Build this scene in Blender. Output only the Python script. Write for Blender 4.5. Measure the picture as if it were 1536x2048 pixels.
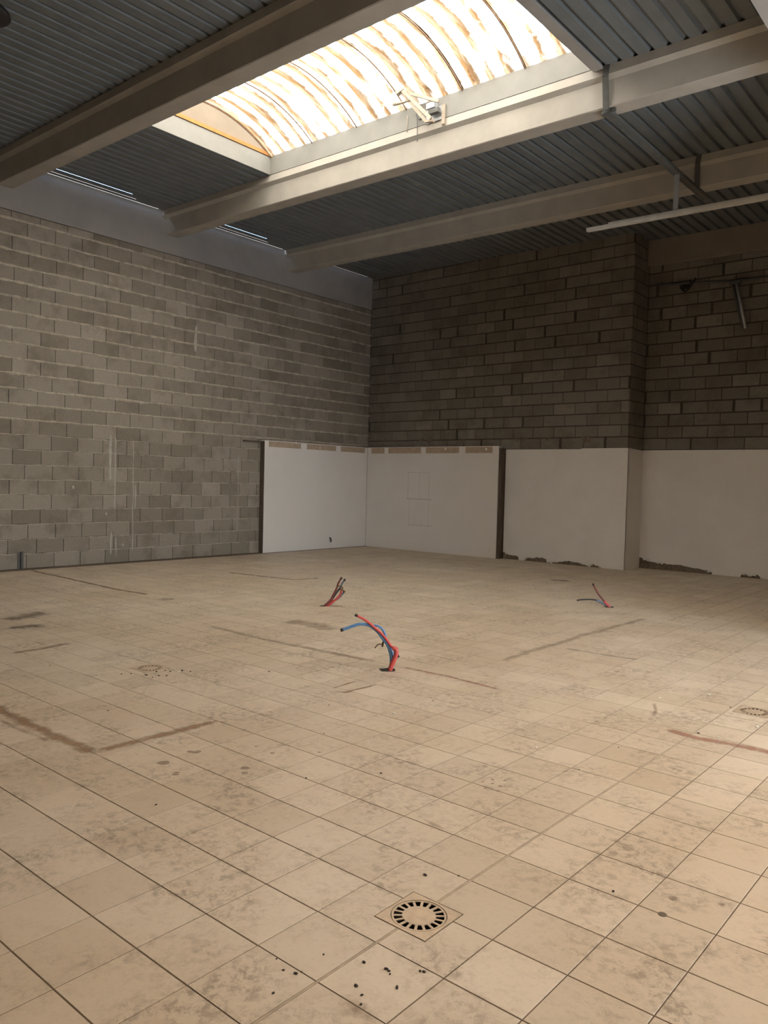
import bpy, bmesh, math, random
from mathutils import Vector, Matrix, noise

for o in list(bpy.data.objects):
    bpy.data.objects.remove(o, do_unlink=True)
scene = bpy.context.scene
COL = scene.collection
random.seed(7)

# ------------------------------------------------------------------ camera
YAW, PITCH, ROLL, FPX = -0.7045, -0.0391, 0.0249, 1562.18
CAM = Vector((2.0756, -1.8059, 1.6619))
fw = Vector((math.sin(YAW)*math.cos(PITCH), math.cos(YAW)*math.cos(PITCH), math.sin(PITCH)))
rt = Vector((math.cos(YAW), -math.sin(YAW), 0.0))
up = rt.cross(fw)
RT = rt*math.cos(ROLL) + up*math.sin(ROLL)
UP = -rt*math.sin(ROLL) + up*math.cos(ROLL)
cd = bpy.data.cameras.new('camera')
cd.sensor_fit = 'VERTICAL'
cd.sensor_height = 36.0
cd.sensor_width = 27.0
cd.lens = 36.0*FPX/2048.0
cd.clip_end = 200.0
cam = bpy.data.objects.new('camera', cd)
COL.objects.link(cam)
cam.matrix_world = Matrix(((RT.x, UP.x, -fw.x, CAM.x), (RT.y, UP.y, -fw.y, CAM.y),
                           (RT.z, UP.z, -fw.z, CAM.z), (0, 0, 0, 1)))
scene.camera = cam

# ------------------------------------------------------------------ sky, sun, daylight, exposure
world = bpy.data.worlds.new('sky')
scene.world = world
world.use_nodes = True
wt = world.node_tree
bgn = wt.nodes['Background']
sky = wt.nodes.new('ShaderNodeTexSky')
sky.sky_type = 'NISHITA'
sky.sun_disc = False
sky.sun_elevation = math.radians(52)
sky.sun_rotation = math.radians(200)
wt.links.new(sky.outputs[0], bgn.inputs[0])
bgn.inputs[1].default_value = 2.0

def add_light(name, kind, energy, color, loc, direction, size=None, size_y=None, angle=None):
    ld = bpy.data.lights.new(name, kind)
    ld.energy = energy
    ld.color = color
    if kind == 'AREA':
        ld.shape = 'RECTANGLE'
        ld.size = size
        ld.size_y = size_y
    if angle is not None:
        ld.angle = angle
    ob = bpy.data.objects.new(name, ld)
    COL.objects.link(ob)
    ob.location = loc
    ob.rotation_euler = Vector(direction).to_track_quat('-Z', 'Y').to_euler()
    return ob

add_light('sun', 'SUN', 88.0, (1.0, 0.95, 0.88), (0, 0, 30), (-0.60, 0.20, -1.0), angle=0.01)
# daylight entering by the open doorway in the right-hand wall
add_light('doorway_daylight', 'AREA', 470, (0.82, 0.91, 1.0), (5.32, 5.55, 1.75), (-1, 0, 0), 0.7, 3.4)
# added fill from an unseen rooflight, set to brighten the floor
add_light('added_roof_fill', 'AREA', 285, (1.0, 0.92, 0.82), (2.9, 2.6, 6.95), (0, 0, -1), 3.9, 2.3)

vs = scene.view_settings
vs.view_transform = 'Standard'
vs.look = 'None'
vs.exposure = 0.0
vs.gamma = 1.0
vs.use_curve_mapping = False

# ------------------------------------------------------------------ node helpers
def new_mat(name):
    m = bpy.data.materials.new(name)
    m.use_nodes = True
    nt = m.node_tree
    b = nt.nodes['Principled BSDF']
    return m, nt, b

def nd(nt, typ, **kw):
    n = nt.nodes.new(typ)
    for k, v in kw.items():
        setattr(n, k, v)
    return n

def lk(nt, a, b):
    nt.links.new(a, b)

def val(nt, sock, v):
    if hasattr(v, 'links'):
        lk(nt, v, sock)
    else:
        sock.default_value = v

def mth(nt, op, a, b=None, c=None, clamp=False):
    n = nd(nt, 'ShaderNodeMath', operation=op, use_clamp=clamp)
    val(nt, n.inputs[0], a)
    if b is not None:
        val(nt, n.inputs[1], b)
    if c is not None:
        val(nt, n.inputs[2], c)
    return n.outputs[0]

def position(nt):
    return nd(nt, 'ShaderNodeNewGeometry').outputs['Position']

def noise_tex(nt, vec, scale, detail=4.0, rough=0.55, stretch=None, distortion=0.0):
    if stretch:
        mp = nd(nt, 'ShaderNodeMapping')
        lk(nt, vec, mp.inputs['Vector'])
        mp.inputs['Scale'].default_value = stretch
        vec = mp.outputs[0]
    n = nd(nt, 'ShaderNodeTexNoise')
    lk(nt, vec, n.inputs['Vector'])
    n.inputs['Scale'].default_value = scale
    n.inputs['Detail'].default_value = detail
    n.inputs['Roughness'].default_value = rough
    n.inputs['Distortion'].default_value = distortion
    return n.outputs['Fac']

def ramp(nt, fac, stops):
    r = nd(nt, 'ShaderNodeValToRGB')
    cr = r.color_ramp
    while len(cr.elements) < len(stops):
        cr.elements.new(0.5)
    for e, (p, c) in zip(cr.elements, stops):
        e.position = p
        e.color = (c[0], c[1], c[2], 1.0) if hasattr(c, '__len__') else (c, c, c, 1.0)
    lk(nt, fac, r.inputs[0])
    return r.outputs[0]

def mix(nt, fac, a, b, mode='MIX'):
    n = nd(nt, 'ShaderNodeMix', data_type='RGBA', blend_type=mode)
    val(nt, n.inputs[0], fac)
    for s, v in ((n.inputs[6], a), (n.inputs[7], b)):
        if hasattr(v, 'links'):
            lk(nt, v, s)
        else:
            s.default_value = (v[0], v[1], v[2], 1.0)
    return n.outputs[2]

def bump(nt, b, height, strength, dist):
    n = nd(nt, 'ShaderNodeBump')
    lk(nt, height, n.inputs['Height'])
    n.inputs['Strength'].default_value = strength
    n.inputs['Distance'].default_value = dist
    lk(nt, n.outputs[0], b.inputs['Normal'])

def piece_random(nt):
    """one value per piece: object random plus a per-face value on joined pieces"""
    oi = nd(nt, 'ShaderNodeObjectInfo').outputs['Random']
    at = nd(nt, 'ShaderNodeAttribute', attribute_name='rnd').outputs['Fac']
    return mth(nt, 'FRACT', mth(nt, 'ADD', oi, at))

def plain(name, color, rough=0.8, metal=0.0, var=0.15, scale=6.0, bump_s=0.0, stretch=None):
    m, nt, b = new_mat(name)
    p = position(nt)
    n = noise_tex(nt, p, scale, 5.0, 0.6, stretch)
    c = ramp(nt, n, [(0.25, [x*(1-var) for x in color]), (0.75, [min(1, x*(1+var)) for x in color])])
    lk(nt, c, b.inputs['Base Color'])
    b.inputs['Roughness'].default_value = rough
    b.inputs['Metallic'].default_value = metal
    if bump_s:
        bump(nt, b, noise_tex(nt, p, scale*8, 4.0, 0.6), bump_s, 0.004)
    return m

# ------------------------------------------------------------------ materials
def mat_tile():
    m, nt, b = new_mat('floor_tile')
    p = position(nt)
    r = piece_random(nt)
    base = ramp(nt, r, [(0.0, (0.525, 0.435, 0.328)), (0.5, (0.565, 0.472, 0.36)), (1.0, (0.605, 0.51, 0.395))])
    big = noise_tex(nt, p, 0.55, 4.0, 0.6)
    base = mix(nt, ramp(nt, big, [(0.38, 0.0), (0.62, 1.0)]), base, mix(nt, 1.0, base, (0.90, 0.86, 0.80), 'MULTIPLY'))
    # trodden-in grey grime, patchy
    patch = noise_tex(nt, p, 2.0, 6.0, 0.70, distortion=0.3)
    fine = noise_tex(nt, p, 19.0, 9.0, 0.80, distortion=0.35)
    g = mth(nt, 'MULTIPLY', ramp(nt, patch, [(0.43, 0.0), (0.64, 1.0)]), ramp(nt, fine, [(0.46, 0.0), (0.58, 1.0)]))
    base = mix(nt, mth(nt, 'MULTIPLY', g, 0.75), base, (0.20, 0.15, 0.105))
    # fine even soiling
    fine2 = noise_tex(nt, p, 42.0, 4.0, 0.7)
    base = mix(nt, mth(nt, 'MULTIPLY', ramp(nt, fine2, [(0.52, 0.0), (0.75, 1.0)]), 0.30), base, (0.30, 0.235, 0.17))
    # reddish brown traces
    red = noise_tex(nt, p, 0.9, 5.0, 0.7, stretch=(1.0, 0.35, 1.0))
    base = mix(nt, mth(nt, 'MULTIPLY', ramp(nt, red, [(0.58, 0.0), (0.72, 1.0)]), 0.28), base, (0.36, 0.22, 0.13))
    lk(nt, base, b.inputs['Base Color'])
    rr = ramp(nt, fine, [(0.3, 0.36), (0.7, 0.62)])
    lk(nt, rr, b.inputs['Roughness'])
    b.inputs['Specular IOR Level'].default_value = 0.42
    bump(nt, b, fine2, 0.10, 0.002)
    return m

def mat_block(name, dark, mid, light, soil):
    m, nt, b = new_mat(name)
    p = position(nt)
    r = piece_random(nt)
    base = ramp(nt, r, [(0.0, dark), (0.45, mid), (0.9, light), (1.0, [x*1.12 for x in light])])
    grain = noise_tex(nt, p, 70.0, 3.0, 0.7)
    base = mix(nt, 1.0, base, ramp(nt, grain, [(0.3, 0.72), (0.7, 1.15)]), 'MULTIPLY')
    # damp darkening in rough triangular patches under the joints
    pat = noise_tex(nt, p, 2.6, 5.0, 0.6)
    base = mix(nt, mth(nt, 'MULTIPLY', ramp(nt, pat, [(0.48, 0.0), (0.68, 1.0)]), 0.55), base, soil)
    lk(nt, base, b.inputs['Base Color'])
    b.inputs['Roughness'].default_value = 0.95
    b.inputs['Specular IOR Level'].default_value = 0.15
    bump(nt, b, grain, 0.5, 0.004)
    return m

def mat_vault():
    m, nt, b = new_mat('corrugated_polycarbonate')
    p = position(nt)
    sp = nd(nt, 'ShaderNodeSeparateXYZ')
    lk(nt, p, sp.inputs[0])
    ph = mth(nt, 'SINE', mth(nt, 'MULTIPLY', sp.outputs[0], 2*math.pi/PITCH_V))
    # dirt settled in the troughs of the corrugations, uneven from trough to trough
    n1 = noise_tex(nt, p, 2.4, 5.0, 0.6, stretch=(1.6, 0.35, 1.0))
    n2 = noise_tex(nt, p, 12.0, 6.0, 0.72, stretch=(1.5, 0.45, 1.0))
    n3 = noise_tex(nt, p, 7.0, 4.0, 0.6, stretch=(2.4, 0.22, 1.0))
    band = mth(nt, 'MULTIPLY_ADD', ph, 0.22, mth(nt, 'ADD', mth(nt, 'MULTIPLY', n1, 1.1), mth(nt, 'MULTIPLY', n2, 0.45)))
    dirt = ramp(nt, band, [(0.60, 0.0), (0.74, 0.80), (0.92, 1.0)])
    tan = mix(nt, ramp(nt, n3, [(0.40, 0.0), (0.60, 1.0)]), (0.075, 0.058, 0.036), (0.046, 0.026, 0.0115))
    col = mix(nt, dirt, (0.74, 0.71, 0.63), tan)
    spots = mth(nt, 'MULTIPLY', ramp(nt, n2, [(0.60, 0.0), (0.66, 1.0)]), ramp(nt, n1, [(0.50, 0.0), (0.60, 1.0)]))
    col = mix(nt, mth(nt, 'MULTIPLY', spots, 0.85), col, (0.016, 0.008, 0.004))
    nt.nodes.remove(b)
    out = nt.nodes['Material Output']
    tr = nd(nt, 'ShaderNodeBsdfTranslucent')
    df = nd(nt, 'ShaderNodeBsdfDiffuse')
    mx = nd(nt, 'ShaderNodeMixShader')
    lk(nt, col, tr.inputs[0])
    lk(nt, col, df.inputs[0])
    mx.inputs[0].default_value = 0.15
    lk(nt, tr.outputs[0], mx.inputs[1])
    lk(nt, df.outputs[0], mx.inputs[2])
    lk(nt, mx.outputs[0], out.inputs[0])
    return m

def mat_translucent(name, color, share=0.2):
    m, nt, b = new_mat(name)
    p = position(nt)
    col = ramp(nt, noise_tex(nt, p, 3.0, 4.0, 0.6), [(0.3, [x*0.85 for x in color]), (0.7, color)])
    nt.nodes.remove(b)
    out = nt.nodes['Material Output']
    tr = nd(nt, 'ShaderNodeBsdfTranslucent')
    df = nd(nt, 'ShaderNodeBsdfDiffuse')
    mx = nd(nt, 'ShaderNodeMixShader')
    lk(nt, col, tr.inputs[0])
    lk(nt, col, df.inputs[0])
    mx.inputs[0].default_value = share
    lk(nt, tr.outputs[0], mx.inputs[1])
    lk(nt, df.outputs[0], mx.inputs[2])
    lk(nt, mx.outputs[0], out.inputs[0])
    return m

PITCH_V = 0.255
M = {}
M['tile'] = mat_tile()
M['grout'] = plain('grout', (0.15, 0.105, 0.07), 0.95, var=0.3, scale=9)
M['light_grout'] = plain('light_grout', (0.40, 0.32, 0.23), 0.95, var=0.25, scale=14)
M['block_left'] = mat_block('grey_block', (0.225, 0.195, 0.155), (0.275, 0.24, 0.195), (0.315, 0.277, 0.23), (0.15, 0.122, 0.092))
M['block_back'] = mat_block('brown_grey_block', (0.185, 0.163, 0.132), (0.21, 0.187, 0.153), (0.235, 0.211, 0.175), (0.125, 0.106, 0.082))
M['mortar'] = plain('mortar', (0.44, 0.38, 0.30), 0.95, var=0.25, scale=12, bump_s=0.4)
M['mortar_dark'] = plain('dark_mortar', (0.06, 0.05, 0.038), 0.95, var=0.25, scale=12)
M['concrete'] = plain('concrete', (0.30, 0.28, 0.262), 0.9, var=0.12, scale=1.6, bump_s=0.15)
M['beam'] = plain('beam_concrete', (0.385, 0.358, 0.31), 0.85, var=0.12, scale=2.2, bump_s=0.15)
M['lintel'] = plain('lintel_concrete', (0.24, 0.20, 0.16), 0.9, var=0.15, scale=2.0)
M['panel'] = plain('white_panel', (0.77, 0.735, 0.70), 0.55, var=0.03, scale=1.4)
M['plaster'] = plain('white_plaster', (0.76, 0.735, 0.70), 0.75, var=0.05, scale=1.8, bump_s=0.1)
M['glue'] = plain('brown_glue_paper', (0.43, 0.33, 0.24), 0.9, var=0.15, scale=9)
M['ghost'] = plain('faint_stain', (0.60, 0.55, 0.505), 0.8, var=0.1, scale=20)
M['rubble'] = plain('broken_render', (0.17, 0.13, 0.09), 0.95, var=0.5, scale=18, bump_s=0.8)
M['dark_trim'] = plain('dark_wood', (0.09, 0.068, 0.05), 0.8, var=0.35, scale=8, stretch=(4, 4, 0.5))
M['deck'] = plain('steel_deck', (0.145, 0.155, 0.158), 0.55, metal=0.0, var=0.12, scale=2.5)
M['slab'] = plain('roof_felt', (0.05, 0.05, 0.05), 0.95)
M['curb'] = plain('painted_curb', (0.20, 0.195, 0.175), 0.7, var=0.10, scale=3.5)
M['frame_orange'] = plain('amber_gable_rail', (0.40, 0.150, 0.030), 0.7, var=0.2, scale=9)
M['gable'] = mat_translucent('peach_gable_panel', (0.30, 0.20, 0.11))
M['seam'] = plain('brown_seam', (0.24, 0.15, 0.09), 0.8, var=0.3, scale=10)
M['vault'] = mat_vault()
M['old_metal'] = plain('old_metal', (0.36, 0.30, 0.235), 0.6, metal=0.3, var=0.25, scale=20)
M['galv'] = plain('galvanised_steel', (0.46, 0.48, 0.50), 0.42, metal=0.55, var=0.10, scale=14)
M['dark_steel'] = plain('dark_steel', (0.10, 0.10, 0.092), 0.75, metal=0.0, var=0.2, scale=9)
M['tray'] = plain('white_tray', (0.62, 0.60, 0.56), 0.5, var=0.12, scale=6)
M['red'] = plain('red_sheath', (0.55, 0.085, 0.075), 0.45, var=0.15, scale=12)
M['dark_red'] = plain('dark_red_sheath', (0.17, 0.045, 0.038), 0.5, var=0.25, scale=12)
M['blue'] = plain('blue_sheath', (0.10, 0.24, 0.46), 0.45, var=0.15, scale=12)
M['grey_blue'] = plain('grey_sheath', (0.12, 0.15, 0.19), 0.5, var=0.2, scale=12)
M['black'] = plain('black_plastic', (0.018, 0.016, 0.014), 0.6, var=0.2, scale=20)
M['pvc_edge'] = plain('pipe_cut_end', (0.035, 0.02, 0.015), 0.7)
M['brass'] = plain('dull_brass', (0.16, 0.10, 0.05), 0.5, metal=0.4, var=0.3, scale=30)
M['crumb'] = plain('dark_crumb', (0.035, 0.026, 0.02), 0.9)
M['chip'] = plain('white_chip', (0.72, 0.68, 0.60), 0.8)
M['drain'] = plain('drain_metal', (0.50, 0.385, 0.265), 0.45, metal=0.25, var=0.18, scale=22)
M['pit'] = plain('drain_pit', (0.02, 0.016, 0.012), 0.9)
M['res_dark'] = plain('dark_residue', (0.13, 0.10, 0.07), 0.95, var=0.3, scale=14)
M['spatter'] = plain('grey_spatter', (0.25, 0.19, 0.135), 0.95, var=0.2, scale=14)
M['outer'] = plain('hall_wall', (0.36, 0.33, 0.29), 0.9, var=0.1, scale=1.5)
M['drip'] = plain('white_paint_run', (0.40, 0.37, 0.32), 0.8, var=0.1)

# ------------------------------------------------------------------ mesh helpers
def link(name, me, mat=None, parent=None, loc=None):
    o = bpy.data.objects.new(name, me)
    COL.objects.link(o)
    if mat is not None and me is not None and len(me.materials) == 0:
        me.materials.append(mat)
    if parent is not None:
        o.parent = parent
    if loc is not None:
        o.location = loc
    return o

def mesh_of(bm, name, smooth=False):
    bmesh.ops.recalc_face_normals(bm, faces=bm.faces)
    me = bpy.data.meshes.new(name)
    bm.to_mesh(me)
    bm.free()
    if smooth:
        for p in me.polygons:
            p.use_smooth = True
    return me

def box(bm, x0, x1, y0, y1, z0, z1):
    v = [bm.verts.new((x, y, z)) for x in (x0, x1) for y in (y0, y1) for z in (z0, z1)]
    for f in ((0, 1, 3, 2), (4, 6, 7, 5), (0, 4, 5, 1), (2, 3, 7, 6), (0, 2, 6, 4), (1, 5, 7, 3)):
        bm.faces.new([v[i] for i in f])
    return v

def box_obj(name, b, mat, parent=None, bevel=0.0):
    bm = bmesh.new()
    box(bm, *b)
    if bevel:
        bmesh.ops.bevel(bm, geom=bm.edges[:], offset=bevel, segments=2, affect='EDGES')
    return link(name, mesh_of(bm, name), mat, parent)

def bar(bm, a, b, w, h, side=None):
    a, b = Vector(a), Vector(b)
    d = (b-a).normalized()
    s = Vector(side) if side else (Vector((0, 0, 1)) if abs(d.z) < 0.9 else Vector((1, 0, 0)))
    u = d.cross(s).normalized()
    w2 = u.cross(d).normalized()
    vs_ = []
    for p in (a, b):
        for su, sw in ((-1, -1), (1, -1), (1, 1), (-1, 1)):
            vs_.append(bm.verts.new(p + u*su*w/2 + w2*sw*h/2))
    for f in ((0, 3, 2, 1), (4, 5, 6, 7), (0, 1, 5, 4), (1, 2, 6, 5), (2, 3, 7, 6), (3, 0, 4, 7)):
        bm.faces.new([vs_[i] for i in f])

def bar_obj(name, a, b, w, h, mat, parent=None, side=None):
    bm = bmesh.new()
    bar(bm, a, b, w, h, side)
    return link(name, mesh_of(bm, name), mat, parent)

def smooth_path(pts, n=6):
    P = [Vector(p) for p in pts]
    if len(P) < 3:
        return P
    Q = [P[0]*2-P[1]] + P + [P[-1]*2-P[-2]]
    out = []
    for i in range(1, len(Q)-2):
        p0, p1, p2, p3 = Q[i-1:i+3]
        for k in range(n):
            t = k/n
            out.append(0.5*((2*p1) + (p2-p0)*t + (2*p0-5*p1+4*p2-p3)*t*t + (3*p1-p0-3*p2+p3)*t**3))
    out.append(P[-1])
    return out

def tube_mesh(name, pts, r, seg=10, n=6, ridge=0.0):
    path = smooth_path(pts, n)
    bm = bmesh.new()
    rings = []
    ref = Vector((0.3, 0.5, 0.81)).normalized()
    for i, p in enumerate(path):
        a = path[max(0, i-1)]
        c = path[min(len(path)-1, i+1)]
        d = (c-a).normalized()
        u = d.cross(ref)
        if u.length < 1e-3:
            u = d.cross(Vector((1, 0, 0)))
        u.normalize()
        w = u.cross(d)
        rr = r*(1 + ridge*(1 if i % 2 else -1))
        rings.append([bm.verts.new(p + (u*math.cos(2*math.pi*k/seg) + w*math.sin(2*math.pi*k/seg))*rr) for k in range(seg)])
    for A, B in zip(rings, rings[1:]):
        for k in range(seg):
            bm.faces.new((A[k], A[(k+1) % seg], B[(k+1) % seg], B[k]))
    bm.faces.new(rings[0][::-1])
    bm.faces.new(rings[-1])
    return mesh_of(bm, name, True)

def tube(name, pts, r, mat, parent=None, seg=10, n=6, ridge=0.0):
    return link(name, tube_mesh(name, pts, r, seg, n, ridge), mat, parent)

def extrude_profile(name, prof, x0, x1, slope_ref, mat, parent=None):
    """closed (y, z) profile drawn out along x, falling with the roof"""
    bm = bmesh.new()
    A = [bm.verts.new((x0, y, z + roof(x0))) for y, z in prof]
    B = [bm.verts.new((x1, y, z + roof(x1))) for y, z in prof]
    n = len(prof)
    for i in range(n):
        bm.faces.new((A[i], A[(i+1) % n], B[(i+1) % n], B[i]))
    bm.faces.new(A[::-1])
    bm.faces.new(B)
    return link(name, mesh_of(bm, name), mat, parent)

def empty(name, loc=(0, 0, 0)):
    o = bpy.data.objects.new(name, None)
    COL.objects.link(o)
    o.location = loc
    o.empty_display_size = 0.1
    return o

def tag(o, label=None, cat=None, group=None, kind=None):
    if label:
        o['label'] = label
    if cat:
        o['category'] = cat
    if group:
        o['group'] = group
    if kind:
        o['kind'] = kind
    return o

Z0 = 6.823
FALL = 0.017
def roof(x):
    return -FALL*(x + 11.33)

def to_pixel(p):
    d = Vector(p) - CAM
    z = d.dot(fw)
    if z < 0.2:
        return None
    return 768 + FPX*d.dot(RT)/z, 1024 - FPX*d.dot(UP)/z

def screen_area(corners):
    q = [to_pixel(c) for c in corners]
    if any(c is None for c in q):
        return 0.0
    if all(c[0] < 0 or c[0] > 1536 or c[1] < 0 or c[1] > 2048 for c in q):
        return 0.0
    a = 0.0
    for (x0, y0), (x1, y1) in zip(q, q[1:]+q[:1]):
        a += x0*y1 - x1*y0
    return abs(a)/2

def rects_minus(r, holes):
    out = [r]
    for hx0, hx1, hy0, hy1 in holes:
        nxt = []
        for x0, x1, y0, y1 in out:
            if hx0 >= x1 or hx1 <= x0 or hy0 >= y1 or hy1 <= y0:
                nxt.append((x0, x1, y0, y1))
                continue
            a, b = max(x0, hx0), min(x1, hx1)
            if x0 < a:
                nxt.append((x0, a, y0, y1))
            if b < x1:
                nxt.append((b, x1, y0, y1))
            if y0 < hy0:
                nxt.append((a, b, y0, hy0))
            if hy1 < y1:
                nxt.append((a, b, hy1, y1))
        out = nxt
    return out

def joined(name, boxes, mat, parent, kind='stuff'):
    """many boxes in one mesh, each with its own value of rnd"""
    bm = bmesh.new()
    lay = bm.faces.layers.float.new('rnd')
    for b in boxes:
        n0 = len(bm.faces)
        box(bm, *b)
        bm.faces.ensure_lookup_table()
        v = random.random()
        for f in bm.faces[n0:]:
            f[lay] = v
    o = link(name, mesh_of(bm, name), mat, parent)
    if kind:
        o['kind'] = kind
    return o

# ------------------------------------------------------------------ extents of the hall
XL, XR, YN, YB = -11.33, 5.3, -6.0, 13.27
DRAINS = [(0.304, 0.545), (-3.78, 2.005), (0.456, 4.46)]
DH = 0.121
holes = [(x-DH, x+DH, y-DH, y+DH) for x, y in DRAINS]

# ------------------------------------------------------------------ floor
bm = bmesh.new()
for x0, x1, y0, y1 in rects_minus((XL-0.3, XR+0.3, YN-0.3, 14.4), holes):
    box(bm, x0, x1, y0, y1, -0.12, -0.0025)
floor = link('floor', mesh_of(bm, 'floor'), M['grout'])
tag(floor, 'beige square floor tiles with dark joints across the whole hall', kind='structure')

T = 0.3
J = 0.0026
def tile_rect(a, b):
    x0, x1, y0, y1 = a*T+J, (a+1)*T-J, b*T+J, (b+1)*T-J
    if a == 0:
        x1 -= 0.004
    if a == 1:
        x0 += 0.004
    return x0, x1, y0, y1
tiles = []
for a in range(int(math.floor(XL/T)), int(XR/T)):
    for b in range(-12, 47):
        x0, x1, y0, y1 = tile_rect(a, b)
        if y0 > 14.0 or (x1 < -4.4 and y0 > 13.25) or x0 < XL:
            continue
        tiles.append((screen_area([(x0, y0, 0), (x1, y0, 0), (x1, y1, 0), (x0, y1, 0)]), a, b))
tiles.sort(reverse=True)
bmt = bmesh.new()
hw = T/2 - J
box(bmt, -hw, hw, -hw, hw, -0.008, 0.0)
bmesh.ops.bevel(bmt, geom=[e for e in bmt.edges if all(v.co.z > -0.001 for v in e.verts)], offset=0.0012, segments=1, affect='EDGES')
tile_me = mesh_of(bmt, 'floor_tile')
tile_me.materials.append(M['tile'])
rest = []
for i, (ar, a, b) in enumerate(tiles):
    x0, x1, y0, y1 = tile_rect(a, b)
    cut = any(h[0] < x1 and h[1] > x0 and h[2] < y1 and h[3] > y0 for h in holes)
    if i < 300:
        if cut or a in (0, 1):
            bm = bmesh.new()
            for r in rects_minus((x0, x1, y0, y1), [(h[0]-0.003, h[1]+0.003, h[2]-0.003, h[3]+0.003) for h in holes]):
                box(bm, *r, -0.008, 0.0)
            link('floor_tile', mesh_of(bm, 'floor_tile'), M['tile'], floor)
        else:
            link('floor_tile', tile_me, None, floor, ((a+0.5)*T, (b+0.5)*T, 0.0))
    else:
        for r in rects_minus((x0, x1, y0, y1), holes):
            rest.append((*r, -0.008, 0.0))
joined('floor_tile_field', rest, M['tile'], floor)
# pale filler along the wide joint that runs through the near drain
bm = bmesh.new()
for y0, y1 in ((-3.0, 0.423), (0.667, 12.0)):
    box(bm, 0.3-0.0045, 0.3+0.0045, y0, y1, -0.006, -0.0008)
link('joint_filler', mesh_of(bm, 'joint_filler'), M['light_grout'], floor)

# dried residue where partitions and plinths once stood: thin, ragged, broken relief
def mat_film(name, color, strength):
    m, nt, b = new_mat(name)
    p = position(nt)
    at = nd(nt, 'ShaderNodeAttribute', attribute_name='film').outputs['Fac']
    n1 = noise_tex(nt, p, 9.0, 6.0, 0.7, distortion=0.5)
    n2 = noise_tex(nt, p, 45.0, 4.0, 0.7)
    a = mth(nt, 'ADD', mth(nt, 'MULTIPLY', n1, 1.5), mth(nt, 'MULTIPLY', n2, 0.5))
    a = mth(nt, 'ADD', mth(nt, 'SUBTRACT', a, 1.15), mth(nt, 'MULTIPLY', at, 0.75))
    a = mth(nt, 'MULTIPLY', ramp(nt, a, [(0.05, 0.0), (0.62, 1.0)]), strength)
    b.inputs['Base Color'].default_value = (*color, 1.0)
    b.inputs['Roughness'].default_value = 0.9
    lk(nt, a, b.inputs['Alpha'])
    return m
M['res_brown'] = mat_film('brown_film', (0.33, 0.205, 0.115), 0.70)
M['res_red'] = mat_film('red_brown_film', (0.35, 0.17, 0.115), 0.68)
M['res_grey'] = mat_film('grey_film', (0.34, 0.24, 0.16), 0.42)
M['film_dark'] = mat_film('dark_film', (0.14, 0.10, 0.066), 0.55)

def residue(pts, width, mat, seed):
    """a film of dried dirt and glue lying on the tiles, thinning out towards its edges"""
    P = []
    V = [Vector((x, y)) for x, y in pts]
    for a, b in zip(V, V[1:]):
        n = max(2, int((b-a).length/0.05))
        for k in range(n):
            P.append(a.lerp(b, k/n))
    P.append(V[-1])
    m = 9
    bm = bmesh.new()
    lay = bm.verts.layers.float.new('film')
    rows = []
    for i, p in enumerate(P):
        d = (P[min(i+1, len(P)-1)] - P[max(i-1, 0)])
        d = d.normalized() if d.length > 1e-6 else Vector((1, 0))
        nrm = Vector((-d.y, d.x))
        row = []
        wob = noise.noise(Vector((i*0.17, seed*3.1, 0)))*width*0.2
        endf = min(1.0, i/3.0, (len(P)-1-i)/3.0)
        for j in range(m):
            t = j/(m-1)-0.5
            q = p + nrm*(t*width*1.6 + wob)
            v = bm.verts.new((q.x, q.y, 0.0006))
            v[lay] = max(0.0, 1.0-(abs(t)*2)**1.6)*endf*1.5 - 0.5
            row.append(v)
        rows.append(row)
    for A, B in zip(rows, rows[1:]):
        for j in range(m-1):
            bm.faces.new((A[j], A[j+1], B[j+1], B[j]))
    return link('residue_mark', mesh_of(bm, 'residue_mark', True), mat, floor)

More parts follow.
